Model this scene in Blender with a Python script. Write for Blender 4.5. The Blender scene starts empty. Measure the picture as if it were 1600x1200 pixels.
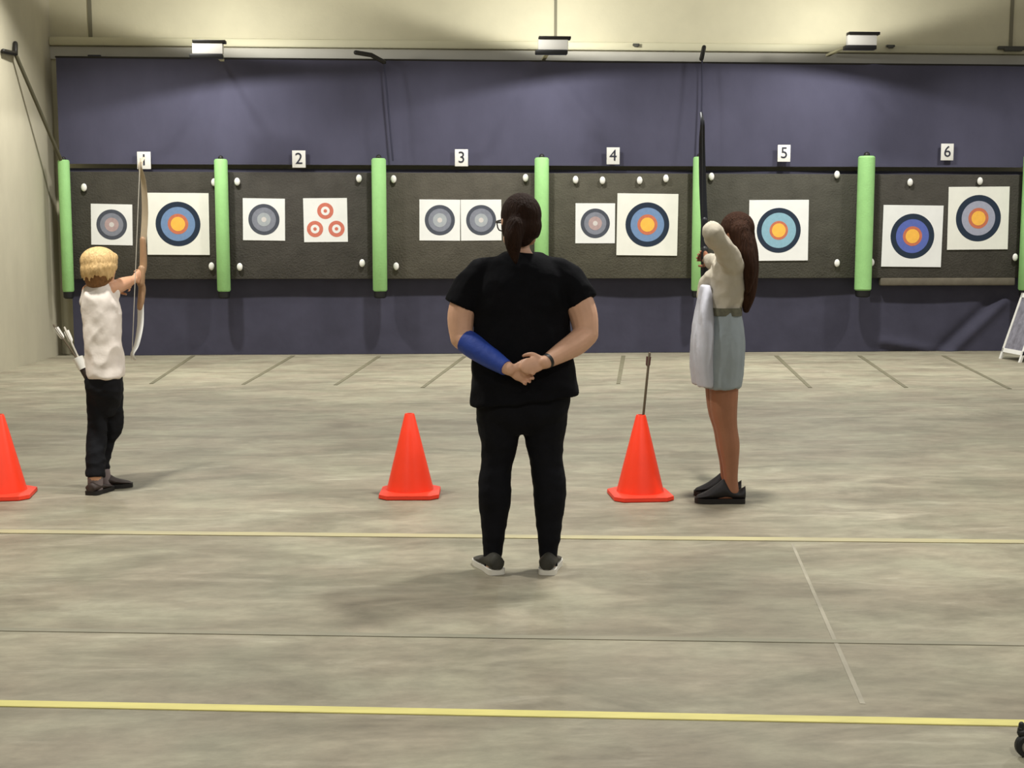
import bpy, bmesh, math, random
from mathutils import Vector, Matrix, Quaternion, noise
random.seed(7)
SC = bpy.context.scene
COL = SC.collection
V = Vector
# ------------------------------------------------------------------ camera frame
F = 2000.0
CAMZ = 1.5
YAW = math.atan(125.0 / F)      # looks a little to the right of the hall's axis
PIT = math.atan(220.0 / F)      # looks a little down
HD = V((math.sin(YAW), math.cos(YAW), 0))
RT = V((math.cos(YAW), -math.sin(YAW), 0))
UP = V((0, 0, 1))
CF = HD * math.cos(PIT) - UP * math.sin(PIT)
CU = HD * math.sin(PIT) + UP * math.cos(PIT)
C0 = V((0, 0, CAMZ))


def ray(px, py):
    return CF + RT * ((px - 800) / F) + CU * ((600 - py) / F)


def at(px, py, dep):            # point at a distance along the heading
    d = ray(px, py)
    return C0 + d * (dep / d.dot(HD))


def on_floor(px, py, z=0.0):
    d = ray(px, py)
    return C0 + d * ((z - CAMZ) / d.z)


def on_wall(px, py, Y):
    d = ray(px, py)
    return C0 + d * (Y / d.y)


def dep_of(p):
    return (p - C0).dot(HD)


YW = on_floor(800, 552).y       # foot of the curtain
YB = YW + 0.30                  # the hall's end wall
XL = on_wall(92, 400, YB).x     # the left wall
XR = 12.0

# ------------------------------------------------------------------ materials
def lin(c):
    def f(v):
        v /= 255.0
        return v / 12.92 if v <= 0.04045 else ((v + 0.055) / 1.055) ** 2.4
    return (f(c[0]), f(c[1]), f(c[2]), 1)


def mat(name, rgb, rough=0.6, var=0.0, scale=8.0, bump=0.0, bscale=40.0, spec=0.4, metal=0.0, stretch=None, rgb2=None, sheen=0.0):
    m = bpy.data.materials.new(name)
    m.use_nodes = True
    nt = m.node_tree
    b = nt.nodes['Principled BSDF']
    c = lin(rgb)
    b.inputs['Base Color'].default_value = c
    b.inputs['Roughness'].default_value = rough
    b.inputs['Specular IOR Level'].default_value = spec
    b.inputs['Metallic'].default_value = metal
    if sheen:
        b.inputs['Sheen Weight'].default_value = sheen
    if var or bump or rgb2:
        tc = nt.nodes.new('ShaderNodeTexCoord')
        mp = nt.nodes.new('ShaderNodeMapping')
        nt.links.new(tc.outputs['Object'], mp.inputs['Vector'])
        if stretch:
            mp.inputs['Scale'].default_value = stretch
    if var or rgb2:
        n = nt.nodes.new('ShaderNodeTexNoise')
        n.inputs['Scale'].default_value = scale
        n.inputs['Detail'].default_value = 5
        n.inputs['Roughness'].default_value = 0.6
        nt.links.new(mp.outputs['Vector'], n.inputs['Vector'])
        r = nt.nodes.new('ShaderNodeValToRGB')
        r.color_ramp.elements[0].position = 0.32
        r.color_ramp.elements[1].position = 0.68
        if rgb2:
            r.color_ramp.elements[0].color = lin(rgb2)
            r.color_ramp.elements[1].color = c
        else:
            r.color_ramp.elements[0].color = (c[0] * (1 - var), c[1] * (1 - var), c[2] * (1 - var), 1)
            r.color_ramp.elements[1].color = (min(1, c[0] * (1 + var)), min(1, c[1] * (1 + var)), min(1, c[2] * (1 + var)), 1)
        nt.links.new(n.outputs['Fac'], r.inputs['Fac'])
        nt.links.new(r.outputs['Color'], b.inputs['Base Color'])
    if bump:
        n2 = nt.nodes.new('ShaderNodeTexNoise')
        n2.inputs['Scale'].default_value = bscale
        n2.inputs['Detail'].default_value = 4
        nt.links.new(mp.outputs['Vector'], n2.inputs['Vector'])
        bp = nt.nodes.new('ShaderNodeBump')
        bp.inputs['Strength'].default_value = bump
        bp.inputs['Distance'].default_value = 0.02
        nt.links.new(n2.outputs['Fac'], bp.inputs['Height'])
        nt.links.new(bp.outputs['Normal'], b.inputs['Normal'])
    return m


def floor_material():
    m = bpy.data.materials.new('worn concrete')
    m.use_nodes = True
    nt = m.node_tree
    L = nt.links.new
    b = nt.nodes['Principled BSDF']
    b.inputs['Roughness'].default_value = 0.55
    b.inputs['Specular IOR Level'].default_value = 0.35
    tc = nt.nodes.new('ShaderNodeTexCoord')

    def noise(scale, stretch, det=6, rough=0.6, dist=0.0):
        mp = nt.nodes.new('ShaderNodeMapping')
        mp.inputs['Scale'].default_value = stretch
        L(tc.outputs['Object'], mp.inputs['Vector'])
        n = nt.nodes.new('ShaderNodeTexNoise')
        n.inputs['Scale'].default_value = scale
        n.inputs['Detail'].default_value = det
        n.inputs['Roughness'].default_value = rough
        n.inputs['Distortion'].default_value = dist
        L(mp.outputs['Vector'], n.inputs['Vector'])
        return n

    def ramp(src, p0, c0, p1, c1):
        r = nt.nodes.new('ShaderNodeValToRGB')
        r.color_ramp.elements[0].position = p0
        r.color_ramp.elements[0].color = c0
        r.color_ramp.elements[1].position = p1
        r.color_ramp.elements[1].color = c1
        L(src.outputs['Fac'], r.inputs['Fac'])
        return r

    def mix(a, bb, mode, fac):
        x = nt.nodes.new('ShaderNodeMix')
        x.data_type = 'RGBA'
        x.blend_type = mode
        x.inputs['Factor'].default_value = fac
        L(a.outputs[0] if a.type == 'VALTORGB' else a.outputs['Result'], x.inputs['A'])
        L(bb.outputs[0] if bb.type == 'VALTORGB' else bb.outputs['Result'], x.inputs['B'])
        return x
    base = ramp(noise(0.55, (1, 1, 1), 5, 0.55), 0.3, lin((146, 139, 123)), 0.7, lin((168, 161, 142)))
    streak = ramp(noise(1.7, (0.6, 1.5, 1), 8, 0.68, 0.6), 0.38, (0.56, 0.55, 0.53, 1), 0.60, (1.0, 1.0, 1.0, 1))
    fine = ramp(noise(9.0, (0.6, 1.2, 1), 6, 0.7), 0.34, (0.70, 0.70, 0.69, 1), 0.66, (1.04, 1.04, 1.03, 1))
    tint = ramp(noise(2.2, (1, 1, 1), 2, 0.5), 0.35, (1.0, 0.97, 0.92, 1), 0.65, (0.97, 1.0, 0.94, 1))
    pale = ramp(noise(2.4, (0.45, 1.6, 1), 6, 0.65, 1.0), 0.57, (0, 0, 0, 1), 0.72, (0.09, 0.085, 0.07, 1))
    x = mix(base, streak, 'MULTIPLY', 0.75)
    x = mix(x, fine, 'MULTIPLY', 0.8)
    x = mix(x, tint, 'MULTIPLY', 1.0)
    x = mix(x, pale, 'ADD', 1.0)
    L(x.outputs['Result'], b.inputs['Base Color'])
    bp = nt.nodes.new('ShaderNodeBump')
    bp.inputs['Strength'].default_value = 0.12
    bp.inputs['Distance'].default_value = 0.01
    L(noise(30, (1, 1, 1), 5).outputs['Fac'], bp.inputs['Height'])
    L(bp.outputs['Normal'], b.inputs['Normal'])
    return m


M = {}
M['floor'] = floor_material()
M['wall'] = mat('painted precast wall', (203, 197, 168), 0.75, var=0.08, scale=0.8, bump=0.1, bscale=20)
M['wallL'] = mat('stained plaster wall', (190, 183, 160), 0.75, var=0.10, scale=0.9, bump=0.15, bscale=12, stretch=(1, 1, 0.5))
M['groove'] = mat('panel joint', (120, 116, 96), 0.8)
M['ledge'] = mat('cream ledge', (206, 201, 170), 0.6, var=0.04, scale=2)
M['strip'] = mat('pale grey board', (196, 193, 180), 0.7, var=0.04, scale=2)
M['curtain'] = mat('navy grey curtain', (77, 76, 94), 0.8, var=0.10, scale=1.6, bump=0.25, bscale=5, spec=0.25, stretch=(1, 1, 0.6))
M['curtain2'] = mat('navy grey lower curtain', (65, 64, 79), 0.8, var=0.12, scale=2.0, bump=0.25, bscale=5, spec=0.25)
M['foam'] = [mat('backstop foam %s' % s, c, 0.95, var=0.14, scale=4, bump=0.5, bscale=45, spec=0.15) for s, c in
             zip('abcdef', [(72, 69, 62), (74, 71, 66), (86, 82, 73), (86, 83, 72), (78, 76, 68), (73, 70, 64)])]
M['foam2'] = mat('worn foam edge', (104, 97, 84), 0.95, var=0.15, scale=6)
M['green'] = mat('green foam', (150, 200, 128), 0.6, var=0.05, scale=6, bump=0.2, bscale=60, spec=0.3)
M['black'] = mat('black plastic', (24, 24, 24), 0.5)
M['blackmetal'] = mat('dark metal', (40, 38, 34), 0.45, metal=0.3)
M['white'] = mat('white plastic', (235, 233, 226), 0.5, var=0.02, scale=8)
M['paper'] = mat('white target paper', (234, 234, 230), 0.8, var=0.03, scale=5)
M['paper2'] = mat('cream target paper', (234, 233, 222), 0.8, var=0.03, scale=5)
M['t_black'] = mat('print black', (30, 44, 62), 0.8, var=0.1, scale=20)
M['t_grey1'] = mat('print charcoal', (72, 76, 86), 0.8, var=0.1, scale=20)
M['t_grey2'] = mat('print grey', (128, 131, 142), 0.8, var=0.1, scale=20)
M['t_pink'] = mat('print faded pink', (176, 152, 150), 0.8, var=0.1, scale=20)
M['t_pale'] = mat('print pale centre', (208, 202, 198), 0.8, var=0.05, scale=20)
M['t_palegrey'] = mat('print light grey', (165, 170, 174), 0.8, var=0.05, scale=20)
M['t_blue'] = mat('print blue', (112, 140, 178), 0.8, var=0.06, scale=20)
M['t_teal'] = mat('print pale teal', (136, 176, 192), 0.8, var=0.06, scale=20)
M['t_royal'] = mat('print royal blue', (88, 104, 176), 0.8, var=0.06, scale=20)
M['t_silver'] = mat('print silver', (160, 162, 178), 0.8, var=0.06, scale=20)
M['t_red'] = mat('print red', (196, 112, 82), 0.8, var=0.1, scale=20)
M['t_gold'] = mat('print gold', (246, 186, 78), 0.8, var=0.05, scale=20)
M['t_spot'] = mat('print spot red', (205, 116, 96), 0.8, var=0.08, scale=20)
M['cone'] = mat('cone plastic', (250, 62, 30), 0.42, var=0.04, scale=6, spec=0.45)
M['conebase'] = mat('cone base rubber', (236, 60, 34), 0.5, var=0.06, scale=8)
M['tape'] = mat('yellow floor tape', (216, 206, 124), 0.55, rgb2=(196, 187, 116), scale=3.0, stretch=(1, 6, 1))
M['tape2'] = mat('worn yellow floor line', (182, 173, 130), 0.6, rgb2=(160, 152, 126), scale=1.2, stretch=(1, 3, 1))
M['seam'] = mat('floor joint filler', (130, 127, 109), 0.8, rgb2=(148, 142, 123), scale=1.5)
M['palemark'] = mat('pale floor scrape', (170, 163, 144), 0.7, rgb2=(142, 136, 120), scale=3.0)
M['floor_shadow'] = mat('painted floor shadow', (104, 99, 78), 0.8, var=0.15, scale=6)
M['skinA'] = mat('fair skin', (205, 160, 132), 0.5, var=0.06, scale=14, spec=0.35)
M['skinB'] = mat('light tanned skin', (205, 155, 122), 0.5, var=0.06, scale=14, spec=0.35)
M['skinC'] = mat('tanned skin', (146, 98, 72), 0.5, var=0.06, scale=14, spec=0.35)
M['blackshirt'] = mat('black cotton', (14, 14, 17), 0.9, var=0.2, scale=10, bump=0.3, bscale=14, spec=0.1)
M['leggings'] = mat('black leggings', (15, 15, 19), 0.8, var=0.2, scale=10, bump=0.2, bscale=14, spec=0.12)
M['blueguard'] = mat('blue arm guard', (34, 62, 146), 0.6, var=0.12, scale=14, bump=0.2, bscale=30)
M['hairdark'] = mat('dark brown hair', (40, 24, 16), 0.75, spec=0.12, var=0.25, scale=30, bump=0.7, bscale=40, stretch=(3, 3, 0.4))
M['hairbrown'] = mat('long brown hair', (50, 30, 19), 0.75, spec=0.12, var=0.3, scale=24, bump=0.7, bscale=40, stretch=(3, 3, 0.3))
M['blond'] = mat('blond hair', (214, 178, 122), 0.6, var=0.18, scale=26, bump=0.6, bscale=40, stretch=(2, 2, 0.5))
M['blonddark'] = mat('brown lower hair', (128, 88, 48), 0.65, var=0.25, scale=26, bump=0.6, bscale=40, stretch=(2, 2, 0.4))
M['kidshirt'] = mat('pale pinkish white cotton', (226, 216, 206), 0.85, var=0.06, scale=6, bump=0.35, bscale=9, spec=0.15)
M['kidpants'] = mat('black trousers', (24, 24, 27), 0.85, var=0.15, scale=8, bump=0.4, bscale=12, spec=0.15)
M['greysock'] = mat('grey sock', (120, 108, 106), 0.9)
M['shoe'] = mat('black shoe', (28, 24, 24), 0.6, var=0.15, scale=14)
M['shoebrown'] = mat('dark brown shoe', (52, 40, 34), 0.6, var=0.15, scale=14)
M['shoegrey'] = mat('charcoal trainer', (48, 46, 38), 0.7, var=0.2, scale=14)
M['sole'] = mat('pale sole', (214, 210, 198), 0.6)
M['soledark'] = mat('dark sole', (26, 22, 20), 0.6)
M['beigetop'] = mat('beige grey knit top', (176, 168, 152), 0.85, var=0.07, scale=8, bump=0.35, bscale=12, spec=0.15)
M['skirt'] = mat('grey blue cloth', (140, 148, 151), 0.85, var=0.06, scale=8, bump=0.3, bscale=10, spec=0.15)
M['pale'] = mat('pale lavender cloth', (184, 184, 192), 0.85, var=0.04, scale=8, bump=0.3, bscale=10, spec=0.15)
M['belt'] = mat('olive belt', (92, 90, 74), 0.7, var=0.35, scale=22)
M['bowwood'] = mat('brown bow riser', (164, 130, 98), 0.45, var=0.1, scale=14)
M['bowbeige'] = mat('beige bow limb', (188, 172, 146), 0.45, var=0.05, scale=14)
M['bowwhite'] = mat('white bow limb', (226, 226, 220), 0.4)
M['bowdark'] = mat('dark bow limb', (26, 28, 34), 0.45)
M['string'] = mat('bow string', (196, 190, 176), 0.7)
M['shaft'] = mat('brown arrow shaft', (96, 84, 66), 0.5)
M['fletchr'] = mat('dark red fletching', (88, 52, 50), 0.7)
M['fletchw'] = mat('white fletching', (230, 228, 220), 0.7)
M['eyewhite'] = mat('eye white', (225, 222, 216), 0.3)
M['iris'] = mat('iris', (60, 42, 30), 0.3)
M['grey'] = mat('grey print', (128, 126, 136), 0.7, var=0.3, scale=12)
M['greyhub'] = mat('grey hub', (112, 106, 96), 0.5)
M['digit'] = mat('dark digit print', (40, 42, 56), 0.7)
M['lens'] = mat('frosted lamp glass', (240, 236, 220), 0.3)

# ------------------------------------------------------------------ object helpers
def link(o, parent=None):
    COL.objects.link(o)
    if parent is not None:
        o.parent = parent
    return o


def tag(o, label=None, cat=None, group=None, kind=None):
    if label: o['label'] = label
    if cat: o['category'] = cat
    if group: o['group'] = group
    if kind: o['kind'] = kind
    return o


def empty(name, loc=(0, 0, 0), rz=0.0):
    o = bpy.data.objects.new(name, None)
    o.empty_display_size = 0.1
    o.location = loc
    o.rotation_euler = (0, 0, rz)
    return link(o)


def build(name, bm, m, parent=None, loc=None, smooth=True, rz=None, angle=40):
    me = bpy.data.meshes.new(name)
    bmesh.ops.recalc_face_normals(bm, faces=bm.faces[:])
    bm.to_mesh(me)
    bm.free()
    for mm in (m if isinstance(m, (list, tuple)) else [m]):
        me.materials.append(mm)
    o = bpy.data.objects.new(name, me)
    if loc is not None: o.location = loc
    if rz is not None: o.rotation_euler = (0, 0, rz)
    link(o, parent)
    if smooth:
        for p in me.polygons: p.use_smooth = True
        try:
            me.set_sharp_from_angle(angle=math.radians(angle))
        except Exception:
            pass
    return o


def remesh(o, voxel, smooth=4, factor=0.5):
    md = o.modifiers.new('r', 'REMESH'); md.mode = 'VOXEL'; md.voxel_size = voxel
    if smooth:
        s = o.modifiers.new('s', 'SMOOTH'); s.iterations = smooth; s.factor = factor
    dg = bpy.context.evaluated_depsgraph_get()
    dg.update()
    me = bpy.data.meshes.new_from_object(o.evaluated_get(dg))
    old = o.data
    mats = [x for x in old.materials]
    o.modifiers.clear()
    o.data = me
    nm = old.name
    bpy.data.meshes.remove(old)
    me.name = nm
    me.materials.clear()
    for x in mats: me.materials.append(x)
    for p in me.polygons:
        p.use_smooth = True
        p.material_index = 0
    return o


def wrinkle(o, amp, f, dirs=(1, 1, 1)):
    me = o.data
    ns = [v.normal.copy() for v in me.vertices]
    for v, n in zip(me.vertices, ns):
        q = V((v.co.x * f * dirs[0], v.co.y * f * dirs[1], v.co.z * f * dirs[2]))
        a = 1 - abs(noise.noise(q)) * 2.2
        b = noise.noise(q * 2.3 + V((5, 1, 3)))
        v.co += n * amp * (a * 0.7 + b * 0.4 - 0.3)
    return o


def box(bm, c, s, rot=None, mi=0, bevel=0.0):
    r = bmesh.ops.create_cube(bm, size=1.0)
    vs = r['verts']
    bmesh.ops.scale(bm, vec=V(s), verts=vs)
    if bevel:
        es = list({e for v in vs for e in v.link_edges})
        rb = bmesh.ops.bevel(bm, geom=es, offset=bevel, segments=2, affect='EDGES', profile=0.5)
        vs = list({v for f in rb['faces'] for v in f.verts} | {v for v in vs if v.is_valid})
    if rot is not None:
        bmesh.ops.rotate(bm, cent=(0, 0, 0), matrix=rot, verts=vs)
    bmesh.ops.translate(bm, vec=V(c), verts=vs)
    for v in vs:
        for f in v.link_faces: f.material_index = mi
    return vs


def ring_faces(bm, r0, r1, mi=0):
    n = len(r0)
    for i in range(n):
        f = bm.faces.new((r0[i], r0[(i + 1) % n], r1[(i + 1) % n], r1[i])); f.material_index = mi


def cap(bm, r, mi=0, rev=False):
    f = bm.faces.new(list(reversed(r)) if rev else r); f.material_index = mi


def catmull(P, n):
    out = []
    k = len(P)
    for i in range(k - 1):
        p0 = P[max(i - 1, 0)]; p1 = P[i]; p2 = P[i + 1]; p3 = P[min(i + 2, k - 1)]
        for j in range(n):
            t = j / n
            out.append(tuple(0.5 * (2 * b + (c - a) * t + (2 * a - 5 * b + 4 * c - d) * t * t + (3 * b - a - 3 * c + d) * t ** 3)
                             for a, b, c, d in zip(p0, p1, p2, p3)))
    out.append(tuple(P[-1]))
    return out


def limb(bm, pts, radii, seg=16, sub=5, flat=1.0, ref=None, round_ends=(True, True), smooth=True, mi=0):
    """closed tapering tube through pts; flat = thickness ratio along ref"""
    if smooth and len(pts) > 2:
        arr = [tuple(p) + (r,) for p, r in zip(pts, radii)]
        arr = catmull(arr, sub)
    else:
        arr = []
        n = max(1, sub)
        for i in range(len(pts) - 1):
            for j in range(n):
                t = j / n
                q = pts[i].lerp(pts[i + 1], t)
                arr.append((q.x, q.y, q.z, radii[i] * (1 - t) + radii[i + 1] * t))
        arr.append(tuple(pts[-1]) + (radii[-1],))
    P = [V(a[:3]) for a in arr]
    R = [max(a[3], 0.0005) for a in arr]
    T = []
    for i in range(len(P)):
        a = P[max(i - 1, 0)]; b = P[min(i + 1, len(P) - 1)]
        T.append((b - a).normalized())
    up = ref if ref is not None else (V((0, 0, 1)) if abs(T[0].z) < 0.9 else V((0, 1, 0)))
    nrm = (up - T[0] * up.dot(T[0])).normalized()
    stations = []
    if round_ends[0]:
        for a in (80, 55, 28):
            a = math.radians(a)
            stations.append((P[0] - T[0] * R[0] * math.sin(a), T[0], R[0] * math.cos(a)))
    for p, t, r in zip(P, T, R): stations.append((p, t, r))
    if round_ends[1]:
        for a in (28, 55, 80):
            a = math.radians(a)
            stations.append((P[-1] + T[-1] * R[-1] * math.sin(a), T[-1], R[-1] * math.cos(a)))
    rings = []
    for p, t, r in stations:
        nrm = (nrm - t * nrm.dot(t)).normalized()
        bi = t.cross(nrm)
        rings.append([bm.verts.new(p + (nrm * math.cos(2 * math.pi * k / seg) * flat + bi * math.sin(2 * math.pi * k / seg)) * r) for k in range(seg)])
    for a, b in zip(rings, rings[1:]): ring_faces(bm, a, b, mi)
    cap(bm, rings[0], mi, True); cap(bm, rings[-1], mi)


def ell(bm, c, rad, R=None, seg=20, mi=0):
    r = bmesh.ops.create_uvsphere(bm, u_segments=seg, v_segments=max(8, seg // 2), radius=1.0)
    vs = r['verts']
    bmesh.ops.scale(bm, vec=V(rad), verts=vs)
    if R is not None: bmesh.ops.rotate(bm, cent=(0, 0, 0), matrix=R, verts=vs)
    bmesh.ops.translate(bm, vec=V(c), verts=vs)
    for v in vs:
        for f in v.link_faces: f.material_index = mi


def stack(bm, sl, Rv, Fv, seg=32, n=2.4, sub=4, inset=0.0):
    """slices (centre, half width along Rv, half depth along Fv, tilt) joined into a closed trunk"""
    arr = catmull([(s[0].x, s[0].y, s[0].z, s[1], s[2], s[3] if len(s) > 3 else 0.0) for s in sl], sub)
    rings = []
    for a in arr:
        c = V(a[:3]); ring = []
        for k in range(seg):
            th = 2 * math.pi * k / seg
            cx, sx = math.cos(th), math.sin(th)
            ux = math.copysign(abs(cx) ** (2 / n), cx); uy = math.copysign(abs(sx) ** (2 / n), sx)
            ring.append(bm.verts.new(c + Rv * ux * max(a[3] - inset, 0.004) + Fv * uy * max(a[4] - inset, 0.004) + UP * a[5] * ux))
        rings.append(ring)
    for a, b in zip(rings, rings[1:]): ring_faces(bm, a, b)
    cap(bm, rings[0], 0, True); cap(bm, rings[-1])


def lathe(bm, prof, seg=32, c=V((0, 0, 0)), mi=0, closed=True):
    rings = []
    for r, z in prof:
        rings.append([bm.verts.new(c + V((r * math.cos(2 * math.pi * k / seg), r * math.sin(2 * math.pi * k / seg), z))) for k in range(seg)])
    for a, b in zip(rings, rings[1:]): ring_faces(bm, a, b, mi)
    if closed:
        cap(bm, rings[0], mi, True); cap(bm, rings[-1], mi)


def copy_tree(o, parent=None):
    c = o.copy(); COL.objects.link(c)
    if parent is not None: c.parent = parent
    for ch in [x for x in SC.objects if x.parent == o]: copy_tree(ch, c)
    return c


# ------------------------------------------------------------------ the setting
def struct(o):
    o['kind'] = 'structure'
    return o


bm = bmesh.new()
box(bm, ((XL + XR) / 2, (YB - 4) / 2, -0.05), (XR - XL + 0.4, YB + 4.4, 0.1))
struct(build('floor', bm, M['floor'], smooth=False))
bm = bmesh.new()
box(bm, ((XL + XR) / 2, YB + 0.1, 3.5), (XR - XL + 0.4, 0.2, 7.0))
struct(build('wall_back', bm, M['wall'], smooth=False))
bm = bmesh.new()
box(bm, (XL - 0.1, (YB - 4) / 2, 3.5), (0.2, YB + 4.0, 7.0))
struct(build('wall_left', bm, M['wallL'], smooth=False))
# joints between the precast panels of the end wall
for i, (px, w) in enumerate(((141, 0.05), (868, 0.04), (1580, 0.05))):
    p = on_wall(px, 40, YB)
    bm = bmesh.new(); box(bm, (p.x, YB - 0.006, 5.55), (w, 0.012, 2.75))
    struct(build('trim_%d' % (i + 1), bm, M['groove'], smooth=False))
# cream ledge that runs along the wall above the curtain
zt = on_wall(800, 64, YB - 0.1).z; zb = on_wall(800, 77, YB - 0.1).z
bm = bmesh.new(); box(bm, ((XL + XR) / 2, YB - 0.05, (zt + zb) / 2), (XR - XL, 0.10, zt - zb), bevel=0.02)
struct(build('trim_4', bm, M['ledge']))
z2 = on_wall(800, 100, YB).z
bm = bmesh.new(); box(bm, ((XL + XR) / 2, YB - 0.02, (zb + z2) / 2), (XR - XL, 0.04, zb - z2 - 0.02))
struct(build('trim_5', bm, M['strip'], smooth=False))
# joint across the floor
def floor_strip(name, a, b, w0, m, w1=None, h=0.003, seg=24):
    w1 = w0 if w1 is None else w1
    d = (b - a).normalized(); n = V((-d.y, d.x, 0))
    bm = bmesh.new(); rows = []
    org = (a + b) / 2
    for i in range(seg + 1):
        t = i / seg; p = a.lerp(b, t) - org; w = (w0 * (1 - t) + w1 * t) / 2
        row = [bm.verts.new((p + n * s * w) + V((0, 0, z))) for s, z in ((-1, 0.0005), (-1, h), (1, h), (1, 0.0005))]
        rows.append(row)
    for r0, r1 in zip(rows, rows[1:]): ring_faces(bm, r0, r1)
    cap(bm, rows[0], 0, True); cap(bm, rows[-1])
    o = build(name, bm, m, smooth=False, loc=(org.x, org.y, 0))
    return o


def ext(a, b, fa, fb):
    return a + (a - b) * fa, b + (b - a) * fb


a, b = ext(on_floor(0, 984), on_floor(1600, 1007), 0.0, 0.25)
k = (XL + 0.03 - b.x) / (a.x - b.x); a = b + (a - b) * k
struct(floor_strip('trim_6', a, b, 0.04, M['seam']))
a, b = on_floor(1238, 850), on_floor(1348, 1100)
struct(floor_strip('trim_7', a, b, 0.014, M['palemark'], 0.018, h=0.0012))

def to_wall(a, b):
    k = (XL + 0.03 - b.x) / (a.x - b.x); return b + (a - b) * k, b
a, b = to_wall(*ext(on_floor(0, 1100), on_floor(1600, 1131), 0.0, 0.8))
tag(floor_strip('floor_tape', a, b, 0.052, M['tape'], h=0.004), 'bright yellow tape line across the concrete floor in the foreground', 'floor tape')
a, b = ext(on_floor(0, 831), on_floor(1600, 847), 0.0, 0.2)
a, b = to_wall(*ext(a, b, 0, 0.3))
tag(floor_strip('floor_tape', a, b, 0.075, M['tape2'], h=0.004), 'worn pale yellow line across the floor behind the instructor and cones', 'floor tape')

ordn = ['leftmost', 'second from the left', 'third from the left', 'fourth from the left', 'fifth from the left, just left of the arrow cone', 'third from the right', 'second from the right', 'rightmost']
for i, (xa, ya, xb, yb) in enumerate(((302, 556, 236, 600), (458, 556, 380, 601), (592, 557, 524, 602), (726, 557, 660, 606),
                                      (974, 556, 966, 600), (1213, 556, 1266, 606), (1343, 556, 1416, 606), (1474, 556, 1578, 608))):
    o = floor_strip('floor_shadow_strip', on_floor(xa, ya), on_floor(xb, yb), 0.055, M['floor_shadow'], 0.04, h=0.004)  # shadow lines on the floor, painted as thin dark strips
    tag(o, 'painted shadow strip on the floor at the curtain foot, %s' % ordn[i], 'painted shadow', 'painted shadow strips on the floor before the curtain')

# ------------------------------------------------------------------ curtains
def curtain(name, x0, x1, z0, z1, Y, m, amp, folds=(), nx=260, nz=40, thick=0.012):
    bm = bmesh.new(); rng = random.Random(name)
    ph = [(rng.uniform(0.8, 4.5), rng.uniform(0, 6.28), rng.uniform(0.3, 1.0)) for _ in range(7)]
    org = V(((x0 + x1) / 2, Y, z0))
    front, back = [], []
    for j in range(nz + 1):
        rf, rb = [], []
        for i in range(nx + 1):
            x = x0 + (x1 - x0) * i / nx; z = z0 + (z1 - z0) * j / nz
            hang = (1 - j / nz) * 0.7 + 0.3
            y = sum(s * math.sin(k * x + p + 0.25 * z) for k, p, s in ph) / 7 * amp * hang
            for (ax, az, bx, bz, wd, am) in folds:
                dx, dz = bx - ax, bz - az; L2 = dx * dx + dz * dz
                t = max(0, min(1, ((x - ax) * dx + (z - az) * dz) / L2))
                d = ((x - ax) * dz - (z - az) * dx) / math.sqrt(L2)
                e = math.hypot(x - ax - dx * t, z - az - dz * t)
                y += am * (d / wd) * math.exp(-(e / wd) ** 2) if e < 4 * wd else 0
            p = V((x, Y + y, z)) - org
            rf.append(bm.verts.new(p)); rb.append(bm.verts.new(p + V((0, thick, 0))))
        front.append(rf); back.append(rb)
    for g in (front, back):
        for j in range(nz):
            for i in range(nx): bm.faces.new((g[j][i], g[j][i + 1], g[j + 1][i + 1], g[j + 1][i]))
    for j in range(nz):
        for i in (0, nx): bm.faces.new((front[j][i], back[j][i], back[j + 1][i], front[j + 1][i]))
    for i in range(nx):
        for j in (0, nz): bm.faces.new((front[j][i], front[j][i + 1], back[j][i + 1], back[j][i]))
    return build(name, bm, m, loc=org)


YC = YW - 0.05
def wp(px, py, Y=YC):
    return on_wall(px, py, Y)
xl = wp(97, 300).x
xr = 8.6
fold = []
for (ax, ay, bx, by, w, am) in ((1562, 468, 1470, 556, 0.09, 0.10), (345, 105, 265, 235, 0.10, -0.03), (345, 105, 330, 240, 0.12, 0.02),
                                (830, 105, 760, 240, 0.10, -0.025), (840, 105, 960, 240, 0.14, 0.02), (603, 100, 612, 250, 0.05, 0.03),
                                (1350, 100, 1420, 240, 0.15, 0.02), (1097, 90, 1097, 250, 0.05, 0.02), (1380, 540, 1480, 556, 0.08, 0.06)):
    p, q = wp(ax, ay), wp(bx, by)
    fold.append((p.x, p.z, q.x, q.z, w, am))
ztop = wp(800, 96, YC).z
zband_t = wp(800, 271, YC).z; zband_b = wp(800, 435, YC).z; zup = wp(800, 259, YC).z
oc = curtain('curtain', xl, xr, zup, ztop, YC - 0.05, M['curtain'], 0.045, [f for f in fold if f[1] > 2], nz=40)
tag(oc, 'navy grey curtain hung along the wall above the targets', 'curtain')
bm = bmesh.new(); limb(bm, [V((xl - (xl + xr) / 2, 0, ztop - zup)), V((xr - (xl + xr) / 2, 0, ztop - zup))], [0.012, 0.012], seg=12, sub=1)
build('hem_rod', bm, M['blackmetal'], oc)
oc = curtain('curtain', xl + 0.08, xr, 0.004, zband_t + 0.05, YC + 0.02, M['curtain2'], 0.045, [f for f in fold if f[1] < 2], nz=60)
tag(oc, 'dark navy grey curtain hanging to the floor below the target panels', 'curtain')

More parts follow.
